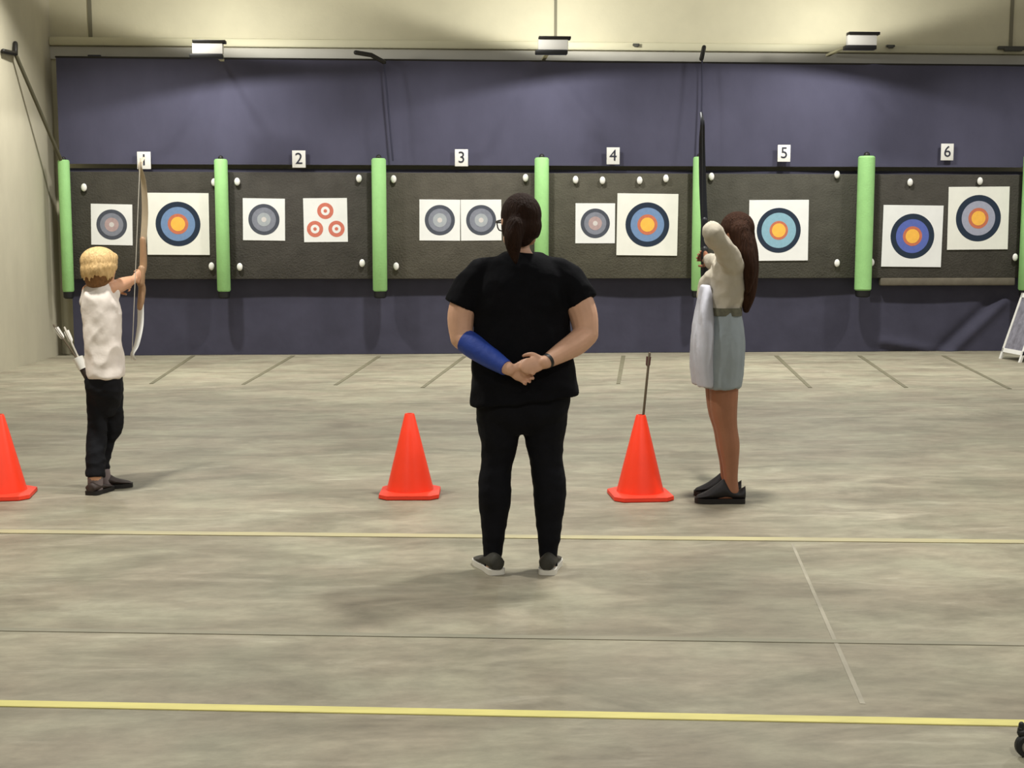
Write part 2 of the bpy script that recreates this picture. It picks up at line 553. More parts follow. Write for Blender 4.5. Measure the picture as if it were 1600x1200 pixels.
# ------------------------------------------------------------------ lanes: backstop panels, green tubes, number plates
TX = [107, 350, 594, 846, 1089, 1348, 1602]
YP = YC - 0.12         # front of the backstop panels
for i in range(6):
    a = wp(TX[i], 300, YP).x + 0.01; b = wp(TX[i + 1], 300, YP).x - 0.01
    o = empty('backstop_panel', ((a + b) / 2, YP + 0.05, zband_b))
    tag(o, 'dark grey brown foam backstop panel of lane %d on the curtain, below number plate %d' % (i + 1, i + 1), 'backstop', 'foam backstop panels')
    bm = bmesh.new(); box(bm, (0, 0, (zband_t - zband_b) / 2), (b - a, 0.10, zband_t - zband_b), bevel=0.012)
    build('foam', bm, M['foam'][i], o)
    if i == 5:
        bm = bmesh.new(); box(bm, (0.1, -0.01, -0.05), (b - a - 0.35, 0.09, 0.11), bevel=0.02)
        build('foam_edge', bm, M['foam2'], o)
side = ['standing against the left wall', 'between lanes 1 and 2', 'between lanes 2 and 3', 'between lanes 3 and 4, behind the instructor', "between lanes 4 and 5, behind the girl's bow", 'between lanes 5 and 6', 'at the right edge of the photo, past lane 6']
TW = [17, 20, 22, 22, 18, 26, 22]
for i, tx in enumerate(TX):
    Yt = YP - 0.13
    p0 = on_wall(tx, 456 - i * 0.4, Yt); p1 = on_wall(tx, 250 - i * 1.2, Yt)
    r = TW[i] / 115.0 / 2
    o = empty('lane_divider', (p0.x, Yt, p0.z))
    tag(o, 'upright light green foam tube %s' % side[i], 'foam tube', 'green foam tubes between the lanes')
    h = p1.z - p0.z
    bm = bmesh.new()
    lathe(bm, [(r * 0.4, 0.0), (r * 0.85, 0), (r, 0.02), (r, h * 0.5), (r, h - 0.02), (r * 0.85, h), (r * 0.4, h)], seg=28)
    build('foam_sleeve', bm, M['green'], o)
    bm = bmesh.new(); lathe(bm, [(r * 0.35, -0.02), (r * 0.62, -0.09), (r * 0.85, -0.075), (r * 0.9, 0.0), (r * 0.35, 0.002)], seg=24)
    build('end_cap', bm, M['black'], o)
    bm = bmesh.new(); limb(bm, [V((0, 0, -0.05)), V((0, 0, h + 0.015))], [r * 0.38] * 2, seg=12, sub=1)
    build('pole', bm, M['blackmetal'], o)
    for zz in (0.3, h - 0.25):
        bm = bmesh.new(); box(bm, (0, 0.064, zz), (0.03, 0.128, 0.03)); build('bracket', bm, M['blackmetal'], o)

PX = [(225, 250), (467, 248), (721, 246), (958, 243), (1225, 239), (1480, 237)]
for i, (px, py) in enumerate(PX):
    p = on_wall(px, py, YC - 0.105)
    o = empty('number_plate', (p.x, YC - 0.105, p.z - 0.12))
    tag(o, 'small white number plate reading %d on the curtain above lane %d' % (i + 1, i + 1), 'sign', 'lane number plates')
    bm = bmesh.new(); box(bm, (0, 0, 0.115), (0.175, 0.012, 0.225), bevel=0.003); build('plate', bm, M['white'], o)
    cu = bpy.data.curves.new('digit', 'FONT'); cu.body = str(i + 1); cu.size = 0.21; cu.extrude = 0.002; cu.offset = 0.0
    cu.align_x = 'CENTER'; cu.align_y = 'CENTER'
    tmp = bpy.data.objects.new('digit', cu); COL.objects.link(tmp)
    dg = bpy.context.evaluated_depsgraph_get(); dg.update()
    me = bpy.data.meshes.new_from_object(tmp.evaluated_get(dg))
    bpy.data.objects.remove(tmp)
    me.name = 'digit'; me.materials.clear(); me.materials.append(M['digit'])
    d = bpy.data.objects.new('digit', me); link(d, o)
    d.location = (0, -0.0085, 0.115); d.rotation_euler = (math.radians(90), 0, 0)

# ------------------------------------------------------------------ targets
def rings_bm(bm, c, rr, mis, y, seg=48):
    """flat concentric rings facing -Y, each a hair in front of the one around it"""
    for k, (r, mi) in enumerate(zip(rr, mis)):
        yy = y - 0.0012 * (k + 1)
        lo = [bm.verts.new(V((c[0] + r * math.cos(2 * math.pi * j / seg), yy + 0.0012, c[1] + r * math.sin(2 * math.pi * j / seg)))) for j in range(seg)]
        hi = [bm.verts.new(V((v.co.x, yy, v.co.z))) for v in lo]
        ring_faces(bm, lo, hi, mi); cap(bm, hi, mi)


TG = [  # px, py, width px, rings, tilt, label
    (174, 351, 62, 'small', 1.2, 'small faded grey pink target face on lane 1, left of the big blue target'),
    (278, 350, 94, 'blue', 0.3, 'big blue target face with gold centre on lane 1, right of the bow tip'),
    (412, 343, 64, 'smallgrey', 0.8, 'small grey target face with pale centre alone at the left of lane 2'),
    (509, 344, 67, 'spot', -0.5, 'white target sheet with three small red rings on lane 2'),
    (687, 344, 63, 'smallblue', 0.4, 'small blue grey target face, left one of the pair on lane 3'),
    (752, 344, 63, 'smallgrey', -0.4, "small grey target face touching the instructor's head on lane 3"),
    (930, 349, 62, 'small', 0.0, 'small grey target face with pink middle on lane 4, left of the big target'),
    (1011, 351, 96, 'blue', 0.6, 'big blue target face with gold centre on lane 4'),
    (1217, 360, 95, 'teal', -0.4, 'big teal ringed target face with gold centre, the only one on lane 5'),
    (1425, 369, 97, 'royal', 0.6, 'big royal blue target face with gold centre, lower left one on lane 6'),
    (1529, 341, 99, 'silver', -0.5, 'big silver ringed target face with gold centre, higher right one on lane 6'),
]
KIND = {
    'blue': ((0.36, 0.275, 0.165, 0.115), ('t_black', 't_blue', 't_red', 't_gold')),
    'teal': ((0.37, 0.29, 0.155, 0.115), ('t_black', 't_teal', 't_red', 't_gold')),
    'royal': ((0.365, 0.275, 0.16, 0.115), ('t_black', 't_royal', 't_red', 't_gold')),
    'silver': ((0.37, 0.275, 0.165, 0.115), ('t_black', 't_silver', 't_red', 't_gold')),
    'small': ((0.37, 0.28, 0.17, 0.06), ('t_grey1', 't_grey2', 't_pink', 't_pale')),
    'smallgrey': ((0.37, 0.285, 0.16, 0.06), ('t_grey1', 't_grey2', 't_palegrey', 't_pale')),
    'smallblue': ((0.37, 0.28, 0.17, 0.06), ('t_grey1', 't_grey2', 't_palegrey', 't_pale')),
}
for px, py, w, kind, tilt, lab in TG:
    Yt = YP - (0.012 if w > 80 else 0.004)
    p = on_wall(px, py, Yt); s = w * Yt / F * 1.0
    o = empty('archery_target', (p.x, Yt, p.z - s / 2))
    o.rotation_euler = (0, math.radians(tilt), 0)
    tag(o, lab, 'target', 'archery target faces on the lanes')
    bm = bmesh.new(); box(bm, (0, 0, s / 2), (s, 0.006, s), bevel=0.0015)
    build('paper', bm, M['paper2'] if kind in ('silver', 'blue') else M['paper'], o, smooth=False)
    bm = bmesh.new()
    if kind == 'spot':
        ms = [M['t_spot'], M['paper'], M['t_spot'], M['paper']]
        for cx, cz in ((0.0, 0.71), (-0.245, 0.30), (0.245, 0.30)):
            rings_bm(bm, (cx * s, cz * s), [s * 0.185, s * 0.10, s * 0.04], [0, 1, 2], -0.003)
        build('printed_rings', bm, ms, o, smooth=False)
    else:
        rr, cs = KIND[kind]
        rings_bm(bm, (0, s * 0.5), [s * r for r in rr], range(len(rr)), -0.003)
        build('printed_rings', bm, [M[c] for c in cs], o, smooth=False)

# white pins stuck in the backstops
PINS = [(132, 293, 'top left corner of lane 1'), (335, 285, 'top right corner of lane 1'), (331, 416, 'bottom right corner of lane 1'),
        (371, 284, 'top left corner of lane 2'), (375, 417, 'bottom left corner of lane 2'), (561, 279, 'top right corner of lane 2'), (566, 411, 'bottom right corner of lane 2'),
        (615, 280, 'top left corner of lane 3'), (619, 416, 'bottom left corner of lane 3'), (821, 278, 'top right corner of lane 3'),
        (899, 281, 'top of lane 4, leftmost of four'), (941, 282, 'top of lane 4, second of four'), (999, 282, 'top of lane 4, third of four'), (1040, 279, 'top of lane 4, rightmost of four'),
        (1111, 276, 'top left corner of lane 5'), (1307, 273, 'top right corner of lane 5'), (1307, 411, 'bottom right corner of lane 5'),
        (1361, 410, 'bottom left of lane 6'), (1421, 285, 'top of lane 6 above the lower target'), (1530, 283, 'top of lane 6 touching the higher target'), (1585, 402, 'bottom right corner of lane 6')]
def pin():
    o = empty('target_pin', (0, 0, 0))
    bm = bmesh.new(); ell(bm, (0, -0.025, 0), (0.038, 0.022, 0.052)); build('pin_head', bm, M['white'], o)
    bm = bmesh.new(); limb(bm, [V((0, -0.02, 0)), V((0, 0.05, 0))], [0.006, 0.003], seg=8, sub=1); build('spike', bm, M['blackmetal'], o)
    return o
p0 = pin()
for i, (px, py, lab) in enumerate(PINS):
    o = p0 if i == 0 else copy_tree(p0)
    p = on_wall(px, py, YP - 0.01)
    o.location = (p.x, YP - 0.01 if i != 19 else YP - 0.012, p.z)
    tag(o, 'white round headed pin at the %s' % lab, 'pin', 'white pins in the backstops')

# ------------------------------------------------------------------ things on the wall above the curtain
FX = [(325, 77, -1, 'left'), (864, 71, -1, 'middle'), (1346, 64, 1, 'right')]
fpos = []
for i, (px, py, sgn, nm) in enumerate(FX):
    p = on_wall(px, py, YB - 1.5)
    o = empty('flood_light', (p.x, YB - 0.10, p.z))
    tag(o, 'wall flood light with two dark bars above the curtain, %s one of three' % nm, 'light fixture', 'flood lights above the curtain')
    bm = bmesh.new(); box(bm, (0, -1.40, 0.004), (0.37, 0.10, 0.13), bevel=0.01); build('housing', bm, M['white'], o)
    bm = bmesh.new(); box(bm, (0.02, -1.40, 0.088), (0.40, 0.12, 0.036), bevel=0.006); build('top_bar', bm, M['blackmetal'], o)
    bm = bmesh.new(); box(bm, (-0.02, -1.40, -0.086), (0.40, 0.12, 0.05), bevel=0.008); build('bottom_bar', bm, M['black'], o)
    bm = bmesh.new(); box(bm, (0, -0.68, 0.02), (0.05, 1.36, 0.03)); build('added_arm', bm, M['ledge'], o)  # long arm added to hold the lamps off the wall for evener light
    fpos.append(V((p.x, YB - 1.5, p.z)))

def bent_rod(name, pts, rad, m, lab, cat, grp=None, bracket=None):
    org = pts[-1].copy()
    o = empty(name, org)
    bm = bmesh.new(); limb(bm, [p - org for p in pts], [rad] * len(pts), seg=10, sub=4, smooth=False); build('rope', bm, m, o)
    if bracket:
        bm = bmesh.new()
        limb(bm, [q - org for q in bracket], [0.03] * len(bracket), seg=10, sub=3, smooth=False); build('bracket', bm, M['blackmetal'] if cat != 'x' else m, o)
    return tag(o, lab, cat, grp)


M['rope'] = mat('dark cord', (84, 80, 62), 0.8)
M['ropenavy'] = mat('navy cord', (52, 52, 70), 0.8)
pL = on_wall(103, 262, YP - 0.1)
pA = V((XL + 0.03, 0, 0))
# bracket on the left wall: the spot where the ray through it meets that wall
d = ray(24, 84); t = (XL + 0.05) / d.x; pA = C0 + d * t
d2 = ray(5, 80); pA2 = C0 + d2 * ((XL + 0.03) / d2.x)
d3 = ray(24, 68); pA3 = C0 + d3 * ((XL + 0.03) / d3.x)
o = bent_rod('guy_rope', [pA, pL + V((-0.02, 0, 0))], 0.024, M['rope'], 'dark cord slanting from a bracket on the left wall to the leftmost green tube', 'rope', 'cords to the green tubes', [pA2, pA, pA3])
Yh = YC - 0.17
o = bent_rod('guy_rope', [on_wall(600, 96, Yh), on_wall(605, 150, Yh - 0.02), on_wall(614, 250, Yh - 0.02)], 0.013, M['ropenavy'], 'navy cord hanging down the curtain between plates 2 and 3', 'rope', 'cords to the green tubes',
             [on_wall(556, 82, Yh), on_wall(580, 86, Yh), on_wall(600, 97, Yh)])
o = bent_rod('guy_rope', [on_wall(1097, 88, Yh), on_wall(1097, 150, Yh - 0.02), on_wall(1094, 245, YP - 0.1)], 0.012, M['ropenavy'], "navy cord hanging down the curtain above the girl's bow", 'rope', 'cords to the green tubes',
             [on_wall(1100, 74, Yh), on_wall(1096, 92, Yh)])
for (px, py, w, h, lab) in ((148, 92, 0.17, 0.2, 'dark wall bracket under the ledge near the left end of the curtain'), (994, 70, 0.09, 0.06, 'small dark hook on the ledge right of the middle flood light'),
                            (1391, 72, 0.12, 0.06, 'small dark clamp on the ledge right of the right flood light'), (1582, 75, 0.42, 0.09, 'long dark bracket on the ledge at the right edge of the photo')):
    p = on_wall(px, py, YB - 0.12)
    bm = bmesh.new(); box(bm, (0, 0, 0), (w, 0.05, h * 0.5), bevel=0.008); box(bm, (0, -0.02, -h * 0.3), (w * 0.6, 0.05, h * 0.5), bevel=0.008)
    tag(build('wall_bracket', bm, mat('bracket metal %d' % px, (74, 74, 66) if px != 148 else (58, 60, 66), 0.6), loc=(p.x, YB - 0.125, p.z)), lab, 'bracket')

# ------------------------------------------------------------------ traffic cones
def cone_proto():
    o = empty('traffic_cone')
    bm = bmesh.new()
    lathe(bm, [(0.142, 0.028), (0.137, 0.05), (0.030, 0.485), (0.026, 0.492), (0.019, 0.492), (0.019, 0.47), (0.125, 0.03)], seg=40)
    build('cone_body', bm, M['cone'], o)
    bm = bmesh.new()
    def oct_ring(h, s, z):
        c = s * 0.72
        return [bm.verts.new(V((x, y, z))) for x, y in ((s, -c), (s, c), (c, s), (-c, s), (-s, c), (-s, -c), (-c, -s), (c, -s))]
    r = [oct_ring(0, 0.172, 0.0), oct_ring(0, 0.178, 0.006), oct_ring(0, 0.176, 0.026), oct_ring(0, 0.150, 0.036), oct_ring(0, 0.13, 0.036)]
    for a_, b_ in zip(r, r[1:]): ring_faces(bm, a_, b_)
    cap(bm, r[0], 0, True); cap(bm, r[-1])
    build('base', bm, M['conebase'], o, angle=25)
    return o
cp = cone_proto()
for i, (px, py, rz, lab) in enumerate(((4, 775, 0.12, 'orange traffic cone cut off by the left edge of the photo'), (641, 773, -0.05, "orange traffic cone with nothing in it, left of the instructor's legs"), (1000, 776, 0.03, 'orange traffic cone holding an arrow, beside the girl'))):
    o = cp if i == 0 else copy_tree(cp)
    o.location = on_floor(px, py); o.rotation_euler = (0, 0, rz)
    tag(o, lab, 'traffic cone', 'orange traffic cones')
    cone_loc = o.location.copy()

def arrow(a, b, mshaft, mf, lab, r=0.004, fl=0.07, grp=None):
    """b is the nock end"""
    org = a.copy(); o = empty('arrow', org)
    d = (b - a).normalized(); L = (b - a).length
    bm = bmesh.new(); limb(bm, [V((0, 0, 0)), d * L], [r, r], seg=10, sub=1); build('shaft', bm, mshaft, o)
    u = d.cross(V((0.3, 1, 0.2))).normalized()
    for k in range(3):
        q = Quaternion(d, 2 * math.pi * k / 3) @ u
        nn = d.cross(q) * 0.0012
        bm = bmesh.new()
        pr = [d * (L - 0.02), d * (L - 0.02) + q * 0.018, d * (L - 0.02 - fl * 0.7) + q * 0.016, d * (L - 0.02 - fl)]
        f1 = [bm.verts.new(p + nn) for p in pr]; f2 = [bm.verts.new(p - nn) for p in pr]
        ring_faces(bm, f1, f2); cap(bm, f1); cap(bm, f2, 0, True)
        build('fletching', bm, mf, o, smooth=False)
    return tag(o, lab, 'arrow', grp)
dc = dep_of(cone_loc)
arrow(at(999.5, 705, dc), at(1015, 552, dc), M['shaft'], M['fletchr'], 'brown arrow with dark red fletching standing in the traffic cone beside the girl', r=0.0075)

# ------------------------------------------------------------------ people: anatomy helpers
def hand(bm, wrist, d, n, side, s=1.0, curl=(0.5, 0.7, 0.5), thumb=(0.75, 0.55, 0.35), spread=0.06):
    """d = towards the fingers, n = palm side, thumb on side*(d x n)"""
    d = d.normalized(); n = (n - d * n.dot(d)).normalized(); t = d.cross(n).normalized() * side
    palmL = 0.088 * s
    limb(bm, [wrist - d * 0.02 * s, wrist + d * 0.02 * s, wrist + d * palmL * 0.6, wrist + d * palmL], [0.027 * s, 0.032 * s, 0.040 * s, 0.036 * s], seg=16, sub=4, flat=0.42, ref=n)
    limb(bm, [wrist + d * 0.02 * s + t * 0.022 * s + n * 0.008 * s, wrist + d * 0.055 * s + t * 0.026 * s + n * 0.010 * s], [0.016 * s, 0.015 * s], seg=10, sub=2)
    offs = (0.031, 0.0105, -0.0105, -0.031); lens = (0.070, 0.079, 0.073, 0.056); rad = (0.0088, 0.0092, 0.0088, 0.0078)
    for k in range(4):
        p = wrist + d * (palmL - abs(k - 1.2) * 0.004 * s) + t * offs[k] * s
        dd = (d + t * spread * (1.5 - k)).normalized(); nn = n.copy()
        pts = [p - dd * 0.02 * s, p]; rr = [rad[k] * 1.1 * s, rad[k] * 1.12 * s]
        ang = 0
        for j, (fr, cu) in enumerate(zip((0.45, 0.31, 0.24), curl)):
            ang += cu * (1 + 0.06 * k)
            v = dd * math.cos(ang) + nn * math.sin(ang)
            p = p + v * lens[k] * fr * s * 1.05
            pts.append(p); rr.append(rad[k] * (1 - 0.1 * (j + 1)) * s)
        limb(bm, pts, rr, seg=10, sub=3)
    a, b_, c = thumb
    p = wrist + d * 0.022 * s + t * 0.026 * s
    v1 = (d * 0.55 + t * a + n * 0.25 * b_).normalized(); v2 = (d * 0.8 + t * a * 0.4 + n * b_).normalized(); v3 = (d * 0.9 + t * 0.05 + n * (b_ + c)).normalized()
    p1 = p + v1 * 0.036 * s; p2 = p1 + v2 * 0.031 * s; p3 = p2 + v3 * 0.024 * s
    limb(bm, [p, p1, p2, p3], [0.014 * s, 0.0115 * s, 0.0105 * s, 0.0085 * s], seg=10, sub=4)


def head(bm, c, R, Fv, U, s=1.0):
    R = R.normalized(); U = U.normalized(); Fv = Fv.normalized()
    rot = Matrix((R, Fv, U)).transposed()
    def w(x, y, z): return c + (R * x + Fv * y + U * z) * s
    def e(x, y, z, a, b_, c_): ell(bm, w(x, y, z), (a * s, b_ * s, c_ * s), rot, seg=24)
    e(0, -0.012, 0.028, 0.074, 0.094, 0.088)       # skull
    e(0, 0.022, -0.03, 0.062, 0.070, 0.085)        # face
    e(0, 0.050, -0.088, 0.033, 0.036, 0.026)       # chin
    for sx in (-1, 1):
        e(sx * 0.036, 0.045, -0.022, 0.024, 0.034, 0.026)     # cheek
        e(sx * 0.05, 0.005, -0.065, 0.02, 0.045, 0.03)        # jaw
        e(sx * 0.076, -0.008, -0.008, 0.009, 0.019, 0.031)    # ear
        e(sx * 0.082, -0.014, 0.006, 0.008, 0.014, 0.018)
        limb(bm, [w(sx * 0.012, 0.087, 0.022), w(sx * 0.032, 0.083, 0.028), w(sx * 0.052, 0.062, 0.022)], [0.006 * s] * 3, seg=8, sub=3)
        e(sx * 0.010, 0.096, -0.034, 0.008, 0.010, 0.008)     # nostril wing
    limb(bm, [w(0, 0.084, 0.018), w(0, 0.096, -0.008), w(0, 0.106, -0.030)], [0.009 * s, 0.009 * s, 0.012 * s], seg=10, sub=4)
    limb(bm, [w(-0.024, 0.080, -0.060), w(0, 0.092, -0.056), w(0.024, 0.080, -0.060)], [0.005 * s, 0.008 * s, 0.005 * s], seg=8, sub=4)
    limb(bm, [w(-0.021, 0.080, -0.066), w(0, 0.090, -0.069), w(0.021, 0.080, -0.066)], [0.005 * s, 0.009 * s, 0.005 * s], seg=8, sub=4)
    return w


def eyes(parent, w, Fv, s):
    for sx in (-1, 1):
        bm = bmesh.new(); c = w(sx * 0.031, 0.074, 0.004)
        ell(bm, c, (0.0122 * s,) * 3, seg=16)
        ell(bm, c + Fv * 0.0085 * s, (0.0062 * s, 0.0062 * s, 0.0062 * s), seg=12, mi=1)
        build('eye', bm, [M['eyewhite'], M['iris']], parent)


def shoe(parent, heel, d, L, W, m, ms, H=0.09, lab=None, soleh=0.026, tongue=0.0, low=False):
    """heel = back of the heel on the floor, d = pointing to the toe"""
    d = V((d.x, d.y, 0)).normalized(); n = V((-d.y, d.x, 0))
    st = [(0.0, 0.55, 0.80), (0.05, 0.74, 0.98 if not low else 0.72), (0.16, 0.82, 1.0 if not low else 0.64), (0.30, 0.84, 0.98 if not low else 0.86), (0.42, 0.88, 0.9 + tongue), (0.55, 0.94, 0.70 + tongue), (0.72, 1.0, 0.56 + tongue * 0.4), (0.87, 0.9, 0.47), (0.96, 0.66, 0.38), (1.0, 0.35, 0.28)]
    bm = bmesh.new(); rings = []
    for t, wf, hf in catmull(st, 3):
        hw = W / 2 * wf; h = max(H * hf, soleh + 0.006); c = heel + d * L * t; ring = []
        for k in range(18):
            th = 2 * math.pi * k / 18; cx, sx = math.cos(th), math.sin(th)
            z = soleh - 0.004 + (h - soleh) * (0.5 + 0.5 * sx)
            pinch = 1.0 if sx < 0 else 1 - 0.45 * sx
            ux = math.copysign(abs(cx) ** 0.75, cx)
            ring.append(bm.verts.new(c + n * hw * ux * pinch + UP * z))
        rings.append(ring)
    for a_, b_ in zip(rings, rings[1:]): ring_faces(bm, a_, b_)
    cap(bm, rings[0], 0, True); cap(bm, rings[-1])
    o = build('shoe', bm, m, parent, angle=60)
    if lab: o['label'] = lab
    bm = bmesh.new(); lo, hi = [], []
    prof = catmull([(0.0, 0.3), (0.0 + 0.03, 0.72), (0.16, 0.84), (0.35, 0.8), (0.55, 0.92), (0.72, 1.04), (0.88, 0.94), (0.97, 0.66), (1.02, 0.2)], 3)
    out = [(t, wf) for t, wf in prof] + [(t, -wf) for t, wf in reversed(prof)]
    for t, wf in out:
        p = heel + d * L * t + n * W / 2 * wf * 1.03
        lo.append(bm.verts.new(p + UP * 0.001)); hi.append(bm.verts.new(p + UP * soleh))
    ring_faces(bm, lo, hi); cap(bm, lo, 0, True); cap(bm, hi)
    so = build('sole', bm, ms, o, angle=50)
    return o


# ------------------------------------------------------------------ the instructor, seen from behind
foot = on_floor(808, 888)
D0 = dep_of(foot)
def I(px, py, w=0.0): return at(px, py, D0 + w)
PXM = 1.0 / ((I(900, 600) - I(800, 600)).length / 100)      # pixels per metre at this depth
def sl(y, x0, x1, b, w=0.0, tilt=0.0):
    return (I((x0 + x1) / 2, y, w), (x1 - x0) / 2 / PXM, b, tilt / PXM)

inst_torso = [sl(636, 748, 890, .135), sl(600, 746, 892, .145), sl(560, 748, 886, .14), sl(520, 752, 882, .135), (I(815, 480), 66 / PXM, .135), sl(450, 750, 880, .13), sl(425, 757, 873, .11), sl(410, 773, 857, .085), sl(398, 790, 840, .06)]
shirt_torso = [sl(625, 733, 905, .170, 0, 9), sl(610, 735, 903, .170, 0, 4), sl(580, 736, 899, .170), sl(540, 739, 893, .162), sl(500, 741, 889, .152), sl(460, 740, 886, .146), sl(430, 744, 884, .125), sl(412, 757, 871, .10), sl(401, 774, 856, .078), sl(394, 787, 842, .060)]
legL = [(780, 628, 0, .110), (780, 660, 0, .103), (780, 690, 0, .088), (777, 722, .0, .074), (773, 752, -.01, .0755), (773, 775, -.015, .0765), (772, 805, -.01, .066), (771, 835, -.02, .054), (770, 868, -.03, .043), (770, 886, -.06, .043)]
legR = [(851, 628, 0, .110), (851, 660, 0, .103), (851, 690, 0, .089), (854, 722, .0, .077), (858, 752, -.01, .077), (859, 775, -.015, .0765), (858, 805, -.01, .066), (858, 835, -.02, .055), (857, 868, -.03, .043), (857, 887, -.06, .043)]
ANK = on_floor(771, 897)
bm = bmesh.new()
stack(bm, inst_torso, RT, HD, inset=0.006)
feet = []
for Lg in (legL, legR):
    limb(bm, [I(x, y, w) for x, y, w, r in Lg] , [r - 0.009 for x, y, w, r in Lg])
    x, y, w, r = Lg[-1]
    e = I(x, y, w); f = V((e.x, e.y, 0.048)); feet.append(V((e.x, e.y, 0)))
    limb(bm, [e, f, f + HD * 0.06 - UP * 0.012], [0.030, 0.025, 0.016])
# neck and head, turned a little to the left
neck0 = I(814, 408, 0.0); hc = I(812, 349, 0.02)
hF = (HD * 0.94 - RT * 0.34 - UP * 0.05).normalized(); hR = hF.cross(UP).normalized(); hU = hR.cross(hF).normalized()
limb(bm, [neck0, I(811, 390, 0.005), I(810, 365, 0.015)], [0.072, 0.050, 0.050])
wI = head(bm, hc, hR, hF, hU, 1.04)
# arms down and back, hands clasped behind
elL = I(721, 528, -0.045); elR = I(916, 522, -0.045)
wrL = I(796, 577, -0.215); wrR = I(852, 566, -0.225)
limb(bm, [I(762, 428, .0), I(738, 452, -.005), I(721, 492, -.02), elL], [.075, .072, .064, .052])
limb(bm, [elL, I(742, 542, -.09), I(768, 560, -.15), wrL], [.052, .051, .042, .029])
limb(bm, [I(868, 428, .0), I(890, 448, -.005), I(910, 488, -.02), elR], [.075, .073, .067, .056])
limb(bm, [elR, I(901, 536, -.09), I(877, 551, -.16), wrR], [.056, .055, .045, .030])
hand(bm, wrR, (I(818, 574, -0.235) - wrR), HD * 1.0 - UP * 0.25, -1, 0.93, curl=(0.75, 1.0, 0.7), thumb=(0.55, 0.5, 0.4))
hand(bm, wrL, (I(825, 589, -0.195) - wrL), -HD * 0.9 - UP * 0.15 + RT * 0.1, -1, 0.90, curl=(0.6, 1.0, 0.7), thumb=(0.8, 0.5, 0.3))
person = build('person', bm, M['skinA'])
remesh(person, 0.0045, 4)
tag(person, 'person in black with hands clasped behind the back and a blue arm guard', 'person')
eyes(person, wI, hF, 1.04)
bm = bmesh.new()
stack(bm, shirt_torso, RT, HD, seg=40)
limb(bm, [I(782, 418), I(756, 430), I(735, 452, -.005), I(720, 480, -.012)], [.06, .080, .083, .080], round_ends=(True, False))
limb(bm, [I(848, 418), I(874, 430), I(895, 450, -.005), I(908, 473, -.012)], [.06, .080, .083, .080], round_ends=(True, False))
o = build('t_shirt', bm, M['blackshirt'], person); remesh(o, 0.009, 5); wrinkle(o, 0.010, 7, (1, 1, 1.3))
bm = bmesh.new()
stack(bm, [sl(676, 775, 856, .085), sl(655, 752, 884, .13), sl(636, 747, 889, .145), sl(600, 744, 894, .152), sl(570, 746, 888, .148)], RT, HD)
for Lg in (legL, legR):
    limb(bm, [I(x, y, w) for x, y, w, r in Lg], [r for x, y, w, r in Lg], round_ends=(True, False))
o = build('leggings', bm, M['leggings'], person); remesh(o, 0.009, 5); wrinkle(o, 0.005, 9, (1, 1, 1.6))
bm = bmesh.new()
limb(bm, [I(728, 533, -.058), I(745, 544, -.095), I(768, 560, -.15), I(791, 575, -.207)], [.055, .056, .047, .035], round_ends=(False, False))
build('arm_guard', bm, M['blueguard'], person)['label'] = 'blue arm guard on the forearm'
bm = bmesh.new()
dW = (wrR - I(877, 551, -.16)).normalized()
limb(bm, [wrR - dW * 0.022, wrR - dW * 0.006], [0.0335, 0.0325], seg=20, sub=2, round_ends=(False, False))
build('wristband', bm, M['black'], person)
bm = bmesh.new()
rot = Matrix((hR, hF, hU)).transposed()
ell(bm, wI(0, -0.020, 0.034), (0.091, 0.106, 0.101), rot, 32)
ell(bm, wI(0, -0.050, -0.012), (0.084, 0.072, 0.078), rot, 28)
for sx in (-1, 1):
    ell(bm, wI(sx * 0.066, -0.02, -0.012), (0.022, 0.05, 0.06), rot, 20)
ell(bm, wI(-0.012, -0.058, -0.062), (0.052, 0.044, 0.046), rot, 24)
limb(bm, [I(806, 352, -.095), I(802, 372, -.115), I(803, 392, -.110), I(806, 410, -.115)], [0.045, 0.042, 0.030, 0.010])
o = build('hair', bm, M['hairdark'], person); remesh(o, 0.007, 4)
bm = bmesh.new()     # temple arm of the glasses at the left of the head
for sx in (-1, 1):
    limb(bm, [wI(sx * 0.088, -0.005, 0.012), wI(sx * 0.086, 0.05, 0.012), wI(sx * 0.07, 0.10, 0.010), wI(sx * 0.012, 0.112, 0.012)], [0.004] * 4, seg=8, sub=3)
    limb(bm, [wI(sx * 0.07, 0.10, 0.010), wI(sx * 0.06, 0.104, -0.022), wI(sx * 0.025, 0.112, -0.024), wI(sx * 0.012, 0.112, 0.010)], [0.003] * 4, seg=8, sub=3)
limb(bm, [wI(-0.014, 0.112, 0.010), wI(0, 0.116, 0.013), wI(0.014, 0.112, 0.010)], [0.003] * 3, seg=8, sub=3)
build('glasses', bm, M['black'], person)
dl = (HD * 0.95 - RT * 0.34).normalized(); dr = (HD * 0.98 + RT * 0.14).normalized()
hl = feet[0] - dl * 0.072; hr = feet[1] - dr * 0.072
s1 = shoe(person, hl, dl, 0.265, 0.098, M['shoegrey'], M['sole'], H=0.098)
s2 = shoe(person, hr, dr, 0.265, 0.098, M['shoegrey'], M['sole'], H=0.098)

